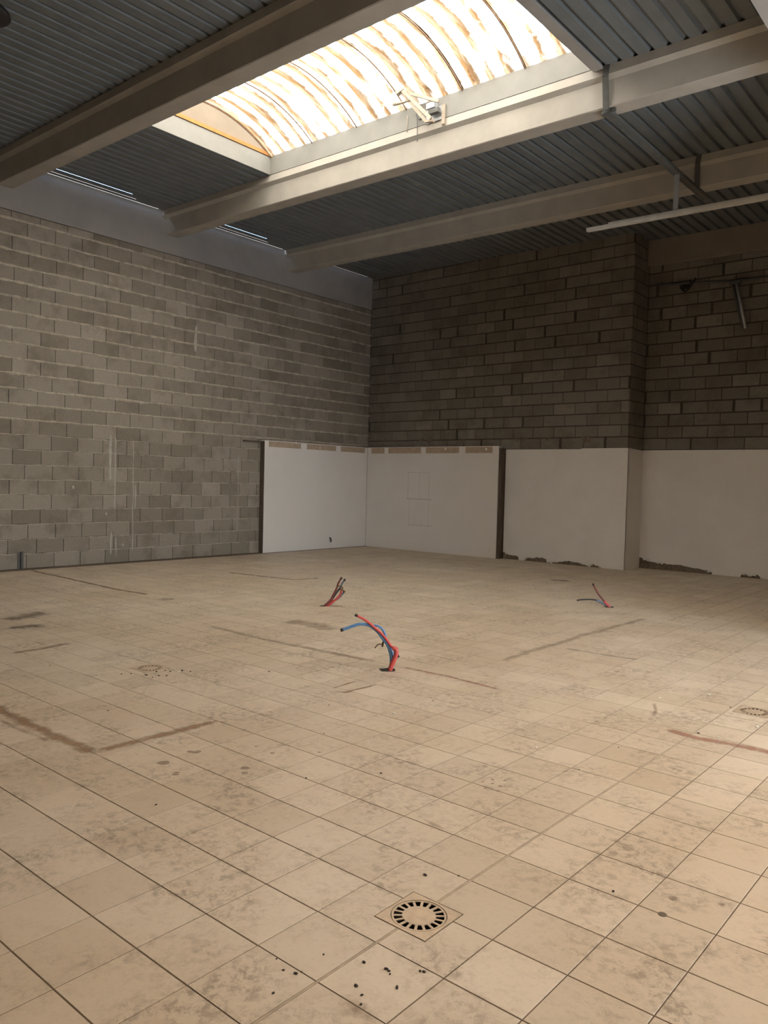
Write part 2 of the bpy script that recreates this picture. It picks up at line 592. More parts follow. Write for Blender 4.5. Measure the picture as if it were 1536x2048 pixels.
MARKS = [
  ([(-3.9, 0.604), (-3.46, 0.601), (-2.97, 0.583), (-2.572, 0.584), (-2.10, 0.602)], 0.11, 'res_brown'),
  ([(-3.3, 0.50), (-2.97, 0.49), (-2.45, 0.52)], 0.05, 'res_grey'),
  ([(-2.21, 0.50), (-2.201, 0.845), (-2.195, 1.094), (-2.189, 1.362), (-2.181, 1.573)], 0.085, 'res_brown'),
  ([(-2.14, 1.40), (-2.13, 1.60)], 0.07, 'res_red'),
  ([(-5.081, 3.557), (-4.267, 3.527), (-3.566, 3.537), (-3.028, 3.579), (-2.508, 3.619)], 0.10, 'res_grey'),
  ([(-2.375, 3.628), (-1.808, 3.651), (-1.146, 3.599)], 0.045, 'res_red'),
  ([(-1.774, 4.412), (-1.804, 4.967), (-1.793, 5.543), (-1.818, 6.349), (-1.805, 7.097), (-1.75, 7.973)], 0.11, 'res_grey'),
  ([(-1.746, 5.474), (-1.201, 5.48), (-0.768, 5.533)], 0.08, 'res_grey'),
  ([(0.022, 3.568), (0.345, 3.508), (0.556, 3.539), (0.846, 3.556), (1.6, 3.56)], 0.10, 'res_red'),
  ([(-0.244, 4.19), (-0.177, 4.121), (-0.108, 3.983), (-0.049, 3.794), (-0.023, 3.653)], 0.035, 'res_grey'),
  ([(-11.139, 4.416), (-9.161, 4.329), (-8.082, 4.299), (-7.355, 4.363)], 0.10, 'res_brown'),
  ([(-8.904, 6.833), (-8.096, 6.941), (-7.337, 7.043), (-7.274, 7.657)], 0.10, 'res_dark'),
  ([(-6.74, 2.022), (-6.926, 2.445), (-6.967, 2.768)], 0.34, 'res_dark'),
  ([(-6.343, 1.80), (-6.262, 2.025), (-6.24, 2.177), (-6.011, 2.276)], 0.22, 'res_dark'),
  ([(-2.211, 2.572), (-2.061, 2.642), (-2.052, 2.929), (-2.034, 3.083)], 0.05, 'res_brown'),
  ([(-2.211, 2.572), (-2.23, 2.882), (-2.229, 3.117)], 0.03, 'res_brown'),
  ([(-0.312, 1.264), (-0.195, 1.235), (-0.058, 1.214), (0.01, 1.204)], 0.05, 'res_grey'),
  ([(-0.371, 1.215), (-0.346, 1.286), (-0.315, 1.37)], 0.085, 'res_grey'),
  ([(-0.523, 0.671), (-0.488, 0.718), (-0.453, 0.765)], 0.05, 'res_dark'),
  ([(-5.114, 1.318), (-5.115, 1.687), (-5.202, 2.135)], 0.08, 'res_brown'),
  ([(-4.759, 4.391), (-4.175, 4.473), (-3.818, 4.428)], 0.35, 'res_grey'),
  ([(-4.61, 10.477), (-4.4, 10.632), (-4.19, 10.786)], 0.26, 'res_dark'),
  ([(-9.906, 12.736), (-9.8, 12.80), (-9.608, 12.824)], 0.22, 'res_dark'),
  ([(-7.127, 4.175), (-6.984, 4.276), (-6.777, 4.451)], 0.26, 'res_grey'),
  ([(-0.447, 1.512), (-0.418, 1.617), (-0.368, 1.785)], 0.04, 'res_grey'),
  ([(1.213, 0.907), (1.319, 0.905), (1.399, 0.905)], 0.035, 'res_grey'),
  ([(-5.93, 4.40), (-5.76, 4.50)], 0.16, 'res_dark'),
  ([(0.35, 0.05), (0.5, -0.02), (0.65, 0.02)], 0.10, 'res_grey'),
  ([(1.2, 0.25), (1.35, 0.42), (1.42, 0.66)], 0.09, 'res_grey'),
]
for k, (pts, w, mt) in enumerate(MARKS):
    residue(pts, w, M['film_dark' if mt == 'res_dark' else mt], 5.3*k+1.0)

# spatters and droplets of dried residue, each a low dome
def blob(name, x, y, r, mat, parent, h=0.0012, seed=0.0, n=10, stretch=1.0, rot=0.0):
    bm = bmesh.new()
    c = bm.verts.new((0, 0, h))
    ring = []
    for k in range(n):
        a = 2*math.pi*k/n
        rr = r*(0.8+0.45*noise.noise(Vector((math.cos(a)*1.3, math.sin(a)*1.3, seed))))
        px, py = rr*math.cos(a)*stretch, rr*math.sin(a)
        ring.append(bm.verts.new((px*math.cos(rot)-py*math.sin(rot), px*math.sin(rot)+py*math.cos(rot), 0.0)))
    low = [bm.verts.new((v.co.x, v.co.y, -0.0005)) for v in ring]
    for k in range(n):
        bm.faces.new((ring[k], ring[(k+1) % n], c))
        bm.faces.new((low[k], low[(k+1) % n], ring[(k+1) % n], ring[k]))
    return link(name, mesh_of(bm, name, False), mat, parent, (x, y, 0.0003))

DROPS = [(-1.76, 0.795, .035), (-1.568, 0.734, .018), (-1.78, 1.032, .03), (-1.366, 1.069, .028), (-1.44, 1.342, .015),
         (-1.585, 0.759, .013), (-1.813, 1.012, .02), (-1.31, 1.02, .018), (-0.208, 1.869, .010), (-0.158, 1.868, .012),
         (-0.181, 1.956, .010), (-0.24, 1.92, .009), (-0.13, 1.80, .010), (-0.20, 1.78, .008), (-0.26, 1.85, .007),
         (0.986, 1.347, .011), (1.151, 1.439, .012), (-1.6, 1.35, .010), (-1.9, 1.5, .013), (-1.25, 1.55, .011)]
for k, (x, y, r) in enumerate(DROPS):
    blob('spatter', x, y, r, M['spatter'], floor, 0.0008, k*1.7, 10, 1.4, 0.8)

# ------------------------------------------------------------------ floor drains
def make_drain(x, y, label):
    d = tag(empty('floor_drain', (x, y, 0)), label, 'drain', 'round-grated floor drains')
    n = 72
    ro, ri, rd = 0.109, 0.098, 0.066
    # square frame with a round opening
    bm = bmesh.new()
    h = DH-0.002
    out, inn = [], []
    for k in range(n):
        a = 2*math.pi*k/n
        c, s = math.cos(a), math.sin(a)
        q = h/max(abs(c), abs(s))
        out.append(bm.verts.new((c*q, s*q, 0.0008)))
        inn.append(bm.verts.new((c*ro, s*ro, 0.0008)))
    outb = [bm.verts.new((v.co.x, v.co.y, -0.005)) for v in out]
    innb = [bm.verts.new((v.co.x, v.co.y, -0.005)) for v in inn]
    for k in range(n):
        j = (k+1) % n
        bm.faces.new((out[k], out[j], inn[j], inn[k]))
        bm.faces.new((out[k], outb[k], outb[j], out[j]))
        bm.faces.new((inn[k], inn[j], innb[j], innb[k]))
    link('frame', mesh_of(bm, 'frame'), M['drain'], d)
    g = None
    # grate: rim, centre disc and eighteen bars
    bm = bmesh.new()
    r0 = ro-0.003
    A = [bm.verts.new((math.cos(2*math.pi*k/n)*r0, math.sin(2*math.pi*k/n)*r0, 0.0)) for k in range(n)]
    B = [bm.verts.new((math.cos(2*math.pi*k/n)*ri, math.sin(2*math.pi*k/n)*ri, 0.0)) for k in range(n)]
    A2 = [bm.verts.new((v.co.x, v.co.y, -0.004)) for v in A]
    B2 = [bm.verts.new((v.co.x, v.co.y, -0.004)) for v in B]
    for k in range(n):
        j = (k+1) % n
        bm.faces.new((A[k], A[j], B[j], B[k]))
        bm.faces.new((B[k], B[j], B2[j], B2[k]))
        bm.faces.new((A[k], A2[k], A2[j], A[j]))
    g = link('grate', mesh_of(bm, 'grate'), M['drain'], d)
    bm = bmesh.new()
    bmesh.ops.create_cone(bm, cap_ends=True, segments=48, radius1=rd, radius2=rd-0.001, depth=0.004)
    bmesh.ops.translate(bm, verts=bm.verts, vec=(0, 0, -0.002))
    link('centre_disc', mesh_of(bm, 'centre_disc'), M['drain'], g)
    bm = bmesh.new()
    box(bm, rd-0.003, ri+0.002, -0.0052, 0.0052, -0.004, -0.0004)
    bme = mesh_of(bm, 'grate_bar')
    bme.materials.append(M['drain'])
    for k in range(18):
        o = link('grate_bar', bme, None, g)
        o.rotation_euler = (0, 0, 2*math.pi*k/18)
    # pit below
    bm = bmesh.new()
    box(bm, -h, h, -h, h, -0.16, -0.0055)
    for f in [f for f in bm.faces if f.calc_center_median().z > -0.01]:
        bm.faces.remove(f)
    link('pit', mesh_of(bm, 'pit'), M['pit'], d)
    return d

make_drain(*DRAINS[0], 'nearest floor drain, square metal frame with round slotted grate')
make_drain(*DRAINS[1], 'round-grated floor drain on the left, dark crumbs scattered beside it')
make_drain(*DRAINS[2], 'round-grated floor drain at the right edge, in the cool daylight')

# ------------------------------------------------------------------ block walls
def block_mesh(name, dims, mat, bev=0.004):
    dx, dy, dz = dims
    bm = bmesh.new()
    box(bm, -dx/2, dx/2, -dy/2, dy/2, -dz/2, dz/2)
    if bev:
        bmesh.ops.bevel(bm, geom=bm.edges[:], offset=bev, segments=1, affect='EDGES')
    me = mesh_of(bm, name)
    me.materials.append(mat)
    return me

def course_layout(u0, u1, length, offset, gap_prob, rnd):
    """block runs along one course: list of (start, end)"""
    out = []
    u = u0 - (offset % length)
    while u < u1:
        a, b = max(u, u0), min(u+length, u1)
        if b-a > 0.06:
            out.append((a, b))
        u += length
    return out

def build_block_wall(parent, axis, face, sign, u0, u1, z0, z1, zs, length, joint_h, joint_v, mat, limit=300, gap_prob=0.0, seed=1):
    """blocks standing on the plane axis=face; sign: direction of the visible side"""
    rnd = random.Random(seed)
    items = []
    depth = 0.05
    for k in range(len(zs)-1):
        za, zb = zs[k], zs[k+1]
        if zb <= z0+0.02 or za >= z1-0.02:
            continue
        za, zb = max(za, z0), min(zb, z1)
        off = (length/2 if k % 2 else 0.0) + rnd.uniform(-0.05, 0.05)
        for a, b in course_layout(u0, u1, length, off, gap_prob, rnd):
            g = joint_v
            if rnd.random() < gap_prob:
                g = joint_v + rnd.uniform(0.02, 0.05)
            a2, b2 = a + joint_v/2, b - g + joint_v/2
            c2, d2 = za + joint_h/2, zb - joint_h/2
            proud = rnd.uniform(-0.0035, 0.0035)
            f = face + sign*proud
            back = f - sign*depth
            lo, hi = min(f, back), max(f, back)
            if axis == 'x':
                bx = (lo, hi, a2, b2, c2, d2)
                cs = [(f, a2, c2), (f, b2, c2), (f, b2, d2), (f, a2, d2)]
            else:
                bx = (a2, b2, lo, hi, c2, d2)
                cs = [(a2, f, c2), (b2, f, c2), (b2, f, d2), (a2, f, d2)]
            items.append((screen_area(cs), bx))
    items.sort(key=lambda t: -t[0])
    cache = {}
    for i, (ar, bx) in enumerate(items):
        if i >= limit:
            break
        dims = tuple(round(v, 3) for v in (bx[1]-bx[0], bx[3]-bx[2], bx[5]-bx[4]))
        if dims not in cache:
            cache[dims] = block_mesh('concrete_block', dims, mat)
        link('concrete_block', cache[dims], None, parent, ((bx[0]+bx[1])/2, (bx[2]+bx[3])/2, (bx[4]+bx[5])/2))
    if len(items) > limit:
        joined('block_field', [b for _, b in items[limit:]], mat, parent)

CH = 0.2565
ZS = [k*CH for k in range(28)]

# left wall
wl = box_obj('wall_left', (XL-0.35, XL-0.010, YN-0.3, 14.5, -0.1, 6.03), M['mortar_dark'])
tag(wl, 'tall grey concrete block wall on the left', kind='structure')
build_block_wall(wl, 'x', XL, 1, -0.5, YB, 0.0, 6.03, ZS, 0.493, 0.009, 0.009, M['block_left'], 300, 0.0, 3)

def bead(parent, axis, face, sign, u0, u1, z, h, out, mat, seed, name='mortar_joint'):
    """a squeezed-out, wavering line of mortar"""
    bm = bmesh.new()
    rows = []
    n = int((u1-u0)/0.045)
    for i in range(n+1):
        u = u0 + (u1-u0)*i/n
        w1 = noise.fractal(Vector((u*2.2, z*5, seed)), 0.8, 2.0, 4)
        w2 = noise.fractal(Vector((u*7.0, z*5+9, seed)), 0.8, 2.0, 3)
        zz = z + 0.010*w1
        hh = h*(1.0 + 0.8*w2)
        oo = out*(1.0 + 0.7*w1 + 0.5*w2)
        row = []
        for dz, do in ((hh*0.5, -0.02), (hh*0.45, oo*0.5), (0.0, oo), (-hh*0.6, oo*0.25), (-hh*0.7, -0.02)):
            c = face + sign*do
            row.append(bm.verts.new((c, u, zz+dz) if axis == 'x' else (u, c, zz+dz)))
        rows.append(row)
    for A, B in zip(rows, rows[1:]):
        for j in range(4):
            bm.faces.new((A[j], A[j+1], B[j+1], B[j]))
    return link(name, mesh_of(bm, name), mat, parent)

for k in range(1, 24):
    z = k*CH
    if z > 2.4:
        bead(wl, 'x', XL, 1, 0.0, YB, z, 0.030, 0.016, M['mortar'], 11.0+k)
    else:
        bead(wl, 'x', XL, 1, 0.0, 9.7, z, 0.010, 0.002, M['mortar'], 11.0+k)

tie = box_obj('concrete_band', (XL-0.35, XL+0.012, YN-0.3, 14.5, 6.035, Z0), M['concrete'], wl)
box_obj('dark_joint', (XL-0.2, XL-0.006, YN, 14.0, 6.02, 6.036), M['mortar_dark'], wl)  # dark mortar line under the concrete band

# white runs of paint and scrapes on the left wall
rd = random.Random(21)
for y, za, zb, w in ((6.02, 1.55, 2.42, .035), (6.12, 1.0, 2.38, .022), (6.50, 0.2, 2.3, .016), (6.05, 0.15, 0.6, .03),
                     (6.15, 0.1, 0.5, .02), (9.05, 0.5, 2.2, .014), (6.55, 1.0, 1.5, .02), (7.9, 4.2, 4.75, .05), (6.3, 0.3, 0.36, .03),
                     (5.3, 1.38, 1.46, .03), (5.95, 0.9, 0.96, .03)):
    bm = bmesh.new()
    rows = []
    n = max(3, int((zb-za)/0.05))
    for i in range(n+1):
        z = za+(zb-za)*i/n
        c = y + 0.02*noise.noise(Vector((z*3, y*7, 0)))
        ww = w*(0.5+0.6*abs(noise.noise(Vector((z*6, y*3, 4)))))*(0.25 if i in (0, n) else 1)
        o = 0.0065 + 0.0045*noise.noise(Vector((z*9, y, 2)))
        rows.append((bm.verts.new((XL+o-0.004, c-ww, z)), bm.verts.new((XL+o, c, z)), bm.verts.new((XL+o-0.004, c+ww, z))))
    for A, B in zip(rows, rows[1:]):
        for j in range(2):
            bm.faces.new((A[j], A[j+1], B[j+1], B[j]))
    link('paint_run', mesh_of(bm, 'paint_run'), M['drip'], wl)

# back wall (pier part) and the recessed length to its right
XP, YP = -4.38, 13.27
YR = 14.02
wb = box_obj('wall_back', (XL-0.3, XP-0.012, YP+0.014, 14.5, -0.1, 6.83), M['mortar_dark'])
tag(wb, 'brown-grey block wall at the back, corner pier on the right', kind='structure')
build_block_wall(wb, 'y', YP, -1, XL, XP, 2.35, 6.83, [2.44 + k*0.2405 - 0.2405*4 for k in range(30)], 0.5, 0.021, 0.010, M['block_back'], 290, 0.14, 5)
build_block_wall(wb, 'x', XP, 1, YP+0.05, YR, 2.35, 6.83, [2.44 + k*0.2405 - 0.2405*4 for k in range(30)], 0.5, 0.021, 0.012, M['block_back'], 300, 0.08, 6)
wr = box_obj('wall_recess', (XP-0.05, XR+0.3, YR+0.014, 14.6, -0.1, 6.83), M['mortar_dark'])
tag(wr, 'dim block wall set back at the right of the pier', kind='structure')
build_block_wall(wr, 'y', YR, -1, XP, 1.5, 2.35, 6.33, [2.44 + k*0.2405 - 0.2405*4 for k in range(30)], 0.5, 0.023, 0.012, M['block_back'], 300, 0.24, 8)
lint = extrude_profile('concrete_lintel', [(YR-0.09, Z0+0.005), (YR-0.09, 6.335), (YR-0.06, 6.315), (YR+0.3, 6.315), (YR+0.3, Z0+0.005)], XP, XR, 0, M['lintel'], wr)
for k in (11, 13, 15, 16):
    bead(wb, 'y', YP, -1, XL+0.02, XP-0.02, 2.44+k*0.2405, 0.012, 0.002, M['mortar_dark'], 60+k)
# crumbled course just above the plaster on the pier
rd = random.Random(4)
for k in range(12):
    x = rd.uniform(-10.9, -5.0)
    blob_o = blob('crumbled_mortar', 0, 0, rd.uniform(.03, .08), M['rubble'], wb, 0.012, k*2.3, 9, 1.6)
    blob_o.location = (x, YP-0.0, 2.44+0.2405*rd.choice((1, 1, 1, 2))+rd.uniform(-.04, .03))
    blob_o.rotation_euler = (math.pi/2, rd.uniform(0, 3), 0)

# plaster on the lower walls, broken away along the floor
def plaster(name, plane, pts, depth, parent, side='y'):
    bm = bmesh.new()
    if side == 'y':
        A = [bm.verts.new((u, plane, z)) for u, z in pts]
        B = [bm.verts.new((u, plane+depth, z)) for u, z in pts]
    else:
        A = [bm.verts.new((plane, u, z)) for u, z in pts]
        B = [bm.verts.new((plane-depth, u, z)) for u, z in pts]
    n = len(pts)
    bm.faces.new(A)
    bm.faces.new(B[::-1])
    for i in range(n):
        bm.faces.new((A[i], B[i], B[(i+1) % n], A[(i+1) % n]))
    bmesh.ops.triangulate(bm, faces=bm.faces[:])
    return link(name, mesh_of(bm, name), M['plaster'], parent)

def ragged(pts, seed, step=0.05, amp=0.016):
    rd = random.Random(seed)
    out = []
    for (a, za), (b, zb) in zip(pts, pts[1:]):
        n = max(1, int(abs(b-a)/step))
        for k in range(n):
            t = k/n
            z = za+(zb-za)*t
            out.append((a+(b-a)*t, z if z < 0.004 else max(0.003, z+rd.uniform(-amp, amp))))
    out.append(pts[-1])
    return out

low = [(-7.19, 0.16), (-7.15, 0.13), (-7.0, 0.094), (-6.79, 0.085), (-6.785, 0.0), (-6.65, 0.0), (-6.62, 0.055), (-6.318, 0.095),
       (-6.111, 0.085), (-6.06, 0.02), (-5.893, 0.025), (-5.627, 0.09), (-5.317, 0.062), (-5.10, 0.0), (-5.038, 0.075), (-4.84, 0.0), (-4.36, 0.0)]
plaster('plaster', 13.245, ragged(low, 1) + [(-4.36, 2.452), (-5.35, 2.450), (-5.40, 2.437), (-7.19, 2.442)], 0.03, wb)
plaster('plaster', -4.36, [(13.247, 0.0), (YR, 0.0), (YR, 2.43), (13.247, 2.452)], 0.03, wb, side='x')
low = [(-4.36, 0.20), (-4.25, 0.19), (-4.128, 0.135), (-3.817, 0.135), (-3.613, 0.122), (-3.216, 0.107), (-2.973, 0.065), (-2.889, 0.075),
       (-2.884, 0.0), (-2.365, 0.0), (-2.332, 0.075), (-2.233, 0.06), (-2.187, 0.038), (-2.056, 0.09), (-1.964, 0.0), (-0.9, 0.0), (-0.7, 0.08), (-0.3, 0.06), (-0.1, 0.0), (XR, 0.0)]
plaster('plaster', 13.995, ragged(low, 2) + [(XR, 2.438), (-4.36, 2.438)], 0.03, wr)
box_obj('exposed_base', (-7.2, -4.4, 13.262, 13.29, 0.0, 0.20), M['rubble'], wb)
box_obj('exposed_base', (-4.36, XR, 14.012, 14.04, 0.0, 0.25), M['rubble'], wr)
# curled flakes of plaster hanging at the breaks
def flake(parent, x, y, z, s, seed):
    rd = random.Random(seed)
    bm = bmesh.new()
    n = 7
    top = [bm.verts.new((math.cos(2*math.pi*k/n)*s*rd.uniform(.6, 1.2), -0.012-rd.uniform(0, .02), math.sin(2*math.pi*k/n)*s*rd.uniform(.5, 1.0))) for k in range(n)]
    bot = [bm.verts.new((v.co.x*0.9, v.co.y+0.010, v.co.z*0.9)) for v in top]
    bm.faces.new(top)
    bm.faces.new(bot[::-1])
    for k in range(n):
        bm.faces.new((top[k], bot[k], bot[(k+1) % n], top[(k+1) % n]))
    link('plaster_flake', mesh_of(bm, 'plaster_flake'), M['plaster'], parent, (x, y, z))
for i, (x, z, s) in enumerate(((-4.24, 0.21, .055), (-4.17, 0.18, .04), (-3.95, 0.145, .04), (-3.87, 0.15, .045), (-2.9, 0.075, .04), (-2.95, 0.05, .03), (-2.3, 0.07, .035), (-2.1, 0.08, .04), (-1.98, .02, .03))):
    flake(wr, x, 14.0, z, s, i)
for i, (x, z, s) in enumerate(((-6.62, 0.05, .045), (-6.55, 0.075, .03), (-6.07, 0.05, .045), (-5.97, 0.03, .04), (-5.05, 0.06, .035), (-5.6, 0.09, .025), (-7.1, .12, .03), (-4.88, 0.03, .025))):
    flake(wb, x, 13.25, z, s, 40+i)

# ------------------------------------------------------------------ white insulated panels in the corner
pl = tag(empty('wall_panel', (XL, 11.4, 0)), 'white insulated panel along the left wall beside the corner', 'panel', 'white corner panels')
def sub(name, b, mat, root, bevel=0.0):
    o = box_obj(name, b, mat, None, bevel)
    o.parent = root
    o.matrix_parent_inverse = Matrix.Translation(-Vector(root.location))
    return o
sub('sheet', (XL+0.012, -11.20, 9.675, 13.10, 0.0, 2.51), M['panel'], pl, 0.003)
sub('edge_strip', (XL+0.012, -11.196, 9.655, 9.674, 0.0, 2.49), M['dark_trim'], pl)
for a, b in ((9.80, 10.776), (10.969, 11.944), (12.12, 13.001)):
    sub('glue_strip', (-11.2005, -11.197, a, b, 2.37, 2.495), M['glue'], pl)
pb = tag(empty('wall_panel', (-9.2, 13.18, 0)), 'white insulated panel along the back wall beside the corner', 'panel', 'white corner panels')
sub('sheet', (-11.198, -7.285, 13.10, 13.235, 0.0, 2.515), M['panel'], pb, 0.003)
for a, b in ((-11.063, -10.63), (-10.499, -9.476), (-9.325, -8.365), (-8.184, -7.454)):
    sub('glue_strip', (a, b, 13.097, 13.1005, 2.36, 2.50), M['glue'], pb)
for x, z in ((-8.75, 2.46), (-7.62, 2.44)):
    o = blob('glue_dab', 0, 0, 0.045, M['panel'], None, 0.004, x, 10)
    o.parent = pb
    o.matrix_parent_inverse = Matrix.Translation(-Vector(pb.location))
    o.location = (x, 13.098, z)
    o.rotation_euler = (math.pi/2, 0, 0)
for y, z in ((10.62, 2.49), (11.4, 2.42)):
    o = blob('glue_dab', 0, 0, 0.04, M['panel'], None, 0.004, y, 10)
    o.parent = pl
    o.matrix_parent_inverse = Matrix.Translation(-Vector(pl.location))
    o.location = (-11.1985, y, z)
    o.rotation_euler = (0, math.pi/2, 0)
# faint outline left on the panel by something once fixed there
for (x0, x1, z0, z1) in ((-9.86, -9.18, 1.892, 1.904), (-9.85, -9.838, 1.25, 1.89), (-9.21, -9.198, 1.27, 1.89), (-9.90, -9.12, 1.243, 1.268),
                         (-9.80, -9.788, 0.62, 1.24), (-9.21, -9.198, 0.64, 1.25), (-9.83, -9.1, 0.615, 0.632), (-9.5, -9.492, 1.27, 1.89), (-9.62, -9.612, .62, .8), (-9.42, -9.412, .62, .8)):
    sub('faint_outline', (x0, x1, 13.0985, 13.1005, z0, z1), M['ghost'], pb)
o = tube('cable_stub', [(-11.25, 11.80, 0.26), (-11.17, 11.80, 0.25), (-11.16, 11.805, 0.16)], 0.013, M['black'], None, 8)
tag(o, 'short black cable stub hanging from the left white panel', 'cable')
ts = box_obj('timber_stud', (-7.278, -7.205, 13.10, 13.24, 0.0, 2.46), M['dark_trim'], None, 0.004)
tag(ts, 'dark upright strip between the white panel and the plaster', 'stud')
sl = box_obj('ledge_strip', (XL+0.004, XL+0.05, 9.16, 9.675, 2.455, 2.49), M['dark_trim'])
tag(sl, 'short dark ledge on the block wall left of the panel top', 'ledge')
st = empty('steel_stub', (XL+0.03, 4.365, 0))
tag(st, 'short dark steel upright standing against the left block wall', 'stub')
sub('upright', (XL+0.006, XL+0.045, 4.345, 4.385, 0.0, 0.30), M['dark_steel'], st)
sub('flange', (XL+0.004, XL+0.012, 4.30, 4.345, 0.0, 0.29), M['dark_steel'], st)

# ------------------------------------------------------------------ roof: deck, beams, girder
SKX0, SKX1, SKY0, SKY1 = -8.15, -2.31, 4.50, 7.045
HID = [(0.95, 4.85, 1.42, 3.75)]
RH = [(SKX0, SKX1, SKY0, SKY1)] + HID
bm = bmesh.new()
RP = 0.195
YE0, YE1 = YN-0.2, 14.45
SLITS = ((4.40, 7.05), (7.6, 10.3), (10.9, 13.2))
XW = -10.93
x = XW
nrib = int((XR+0.5-x)/RP)
def strip(xa, za, xb, zb, yranges):
    for ya, yb in yranges:
        vs_ = [bm.verts.new((xa, ya, Z0+za+roof(xa))), bm.verts.new((xb, ya, Z0+zb+roof(xb))),
               bm.verts.new((xb, yb, Z0+zb+roof(xb))), bm.verts.new((xa, yb, Z0+za+roof(xa)))]
        bm.faces.new(vs_)
def yr(xa, xb):
    xm = (xa+xb)/2
    r = rects_minus((0, 1, YE0, YE1), [(-1, 2, h[2], h[3]) for h in RH if h[0] < xm < h[1]])
    return [(a[2], a[3]) for a in r]
HR = 0.045
for k in range(nrib):
    xs = x + k*RP
    p = [(xs, 0.0), (xs+0.128, 0.0), (xs+0.140, HR), (xs+0.183, HR), (xs+RP, 0.0)]
    for (xa, za), (xb, zb) in zip(p, p[1:]):
        ranges = yr(xa, xb)
        strip(xa, za, xb, zb, ranges)
# flat closure plates along the left wall, with open gaps that let daylight through
gaps = []
for (ya, yb), ws in zip(SLITS, ((.018, .014, .008), (.014, .011, .007), (.006, .0, .0))):
    for (xg, cut), wd in zip(((-11.300, 0.02), (-11.175, 0.25), (-10.985, 0.32)), ws):
        if wd:
            gaps.append((xg, xg+wd, ya, yb - cut*(yb-ya)))
for x0, x1, y0, y1 in rects_minus((XL-0.5, XW, YE0, YE1), gaps):
    strip(x0, 0.0, x1, 0.0, [(y0, y1)])
deck = link('ceiling', mesh_of(bm, 'ceiling'), M['deck'])
tag(deck, 'grey ribbed steel roof deck', kind='structure')
# roof build-up over the deck
bm = bmesh.new()
for x0, x1, y0, y1 in rects_minus((XL-0.5, XR+0.5, YE0, YE1), [(h[0]-0.045, h[1]+0.045, h[2]-0.045, h[3]+0.045) for h in RH] + [(XL-0.1, XW, a, b) for a, b in SLITS]):
    v = box(bm, x0, x1, y0, y1, 0, 0.12)
    for q in v:
        q.co.z += Z0 + HR + 0.003 + roof(q.co.x)
for v in box(bm, XW, XW+0.2, YE0, YE1, 0.12, 0.75):  # unseen upstand added to keep direct sun off the slits
    v.co.z += Z0 + HR + 0.003 + roof(v.co.x)
link('roof_build_up_sun_stop', mesh_of(bm, 'roof_build_up_sun_stop'), M['slab'], deck)

def beam_profile(y):
    return [(y, Z0), (y, Z0-0.105), (y+0.062, Z0-0.148), (y+0.108, Z0-0.43), (y+0.12, Z0-0.44), (y+0.36, Z0-0.44), (y+0.372, Z0-0.43),
            (y+0.418, Z0-0.148), (y+0.48, Z0-0.105), (y+0.48, Z0)]
for y, lab in ((0.58, 'concrete roof beam nearest the camera, in front of the rooflight'),
               (3.81, 'concrete roof beam along the near edge of the rooflight'),
               (7.05, 'concrete roof beam along the far edge of the rooflight, face sunlit'),
               (10.25, 'farthest concrete roof beam, next to the back wall')):
    b = extrude_profile('roof_beam', beam_profile(y), XL+0.0, XR, 0, M['beam'])
    tag(b, lab, 'beam', 'parallel concrete roof beams')
g = box_obj('roof_girder', (-0.04, 0.44, YN, 13.9, 5.82, 6.62), M['concrete'])
tag(g, 'concrete girder crossing the top right corner under the deck', 'girder')

# ------------------------------------------------------------------ rooflight with corrugated vault
sk = tag(empty('rooflight', ((SKX0+SKX1)/2, 5.75, 6.7)), 'long rooflight with stained corrugated plastic vault between two beams', 'skylight')
INV = Matrix.Translation(-Vector(sk.location))
def under(o, root):
    o.parent = root
    o.matrix_parent_inverse = Matrix.Translation(-Vector(root.location)) if root.type == 'EMPTY' else Matrix.Identity(4)
    return o
CB = 7.075
def curb(name, b):
    bm = bmesh.new()
    for v in box(bm, *b):
        if v.co.z > 6.9:
            v.co.z = CB + roof(v.co.x) - roof(SKX0)
        else:
            v.co.z = Z0 + 0.004 + roof(v.co.x)
    return under(link(name, mesh_of(bm, name), M['curb']), sk)
curb('curb', (SKX0-0.05, SKX0, SKY0-0.05, SKY1+0.05, 6.5, 7.05))
curb('curb', (SKX1, SKX1+0.05, SKY0-0.05, SKY1+0.05, 6.5, 7.05))
curb('curb', (SKX0, SKX1, SKY1, SKY1+0.05, 6.5, 7.05))
curb('curb', (SKX0, SKX1, SKY0-0.05, SKY0, 6.5, 7.05))
bm = bmesh.new()
for v in box(bm, SKX1-0.005, SKX1+0.12, SKY0, SKY1, 0, 0.03):
    v.co.z += Z0 - 0.032 + roof(v.co.x)
under(link('trim_board', mesh_of(bm, 'trim_board'), M['concrete']), sk)
YC, HALF, RISE = (SKY0+SKY1)/2, (SKY1-SKY0)/2+0.03, 0.415
RAD = (HALF**2+RISE**2)/(2*RISE)
def vault_pt(x, t, off=0.0):
    amax = math.asin(HALF/RAD)
    a = -amax + 2*amax*t
    r = RAD + off
    return (x, YC + r*math.sin(a), CB + RISE - RAD + r*math.cos(a) + roof(x) - roof(SKX0))
NS = 6
W = (SKX1-SKX0)/NS
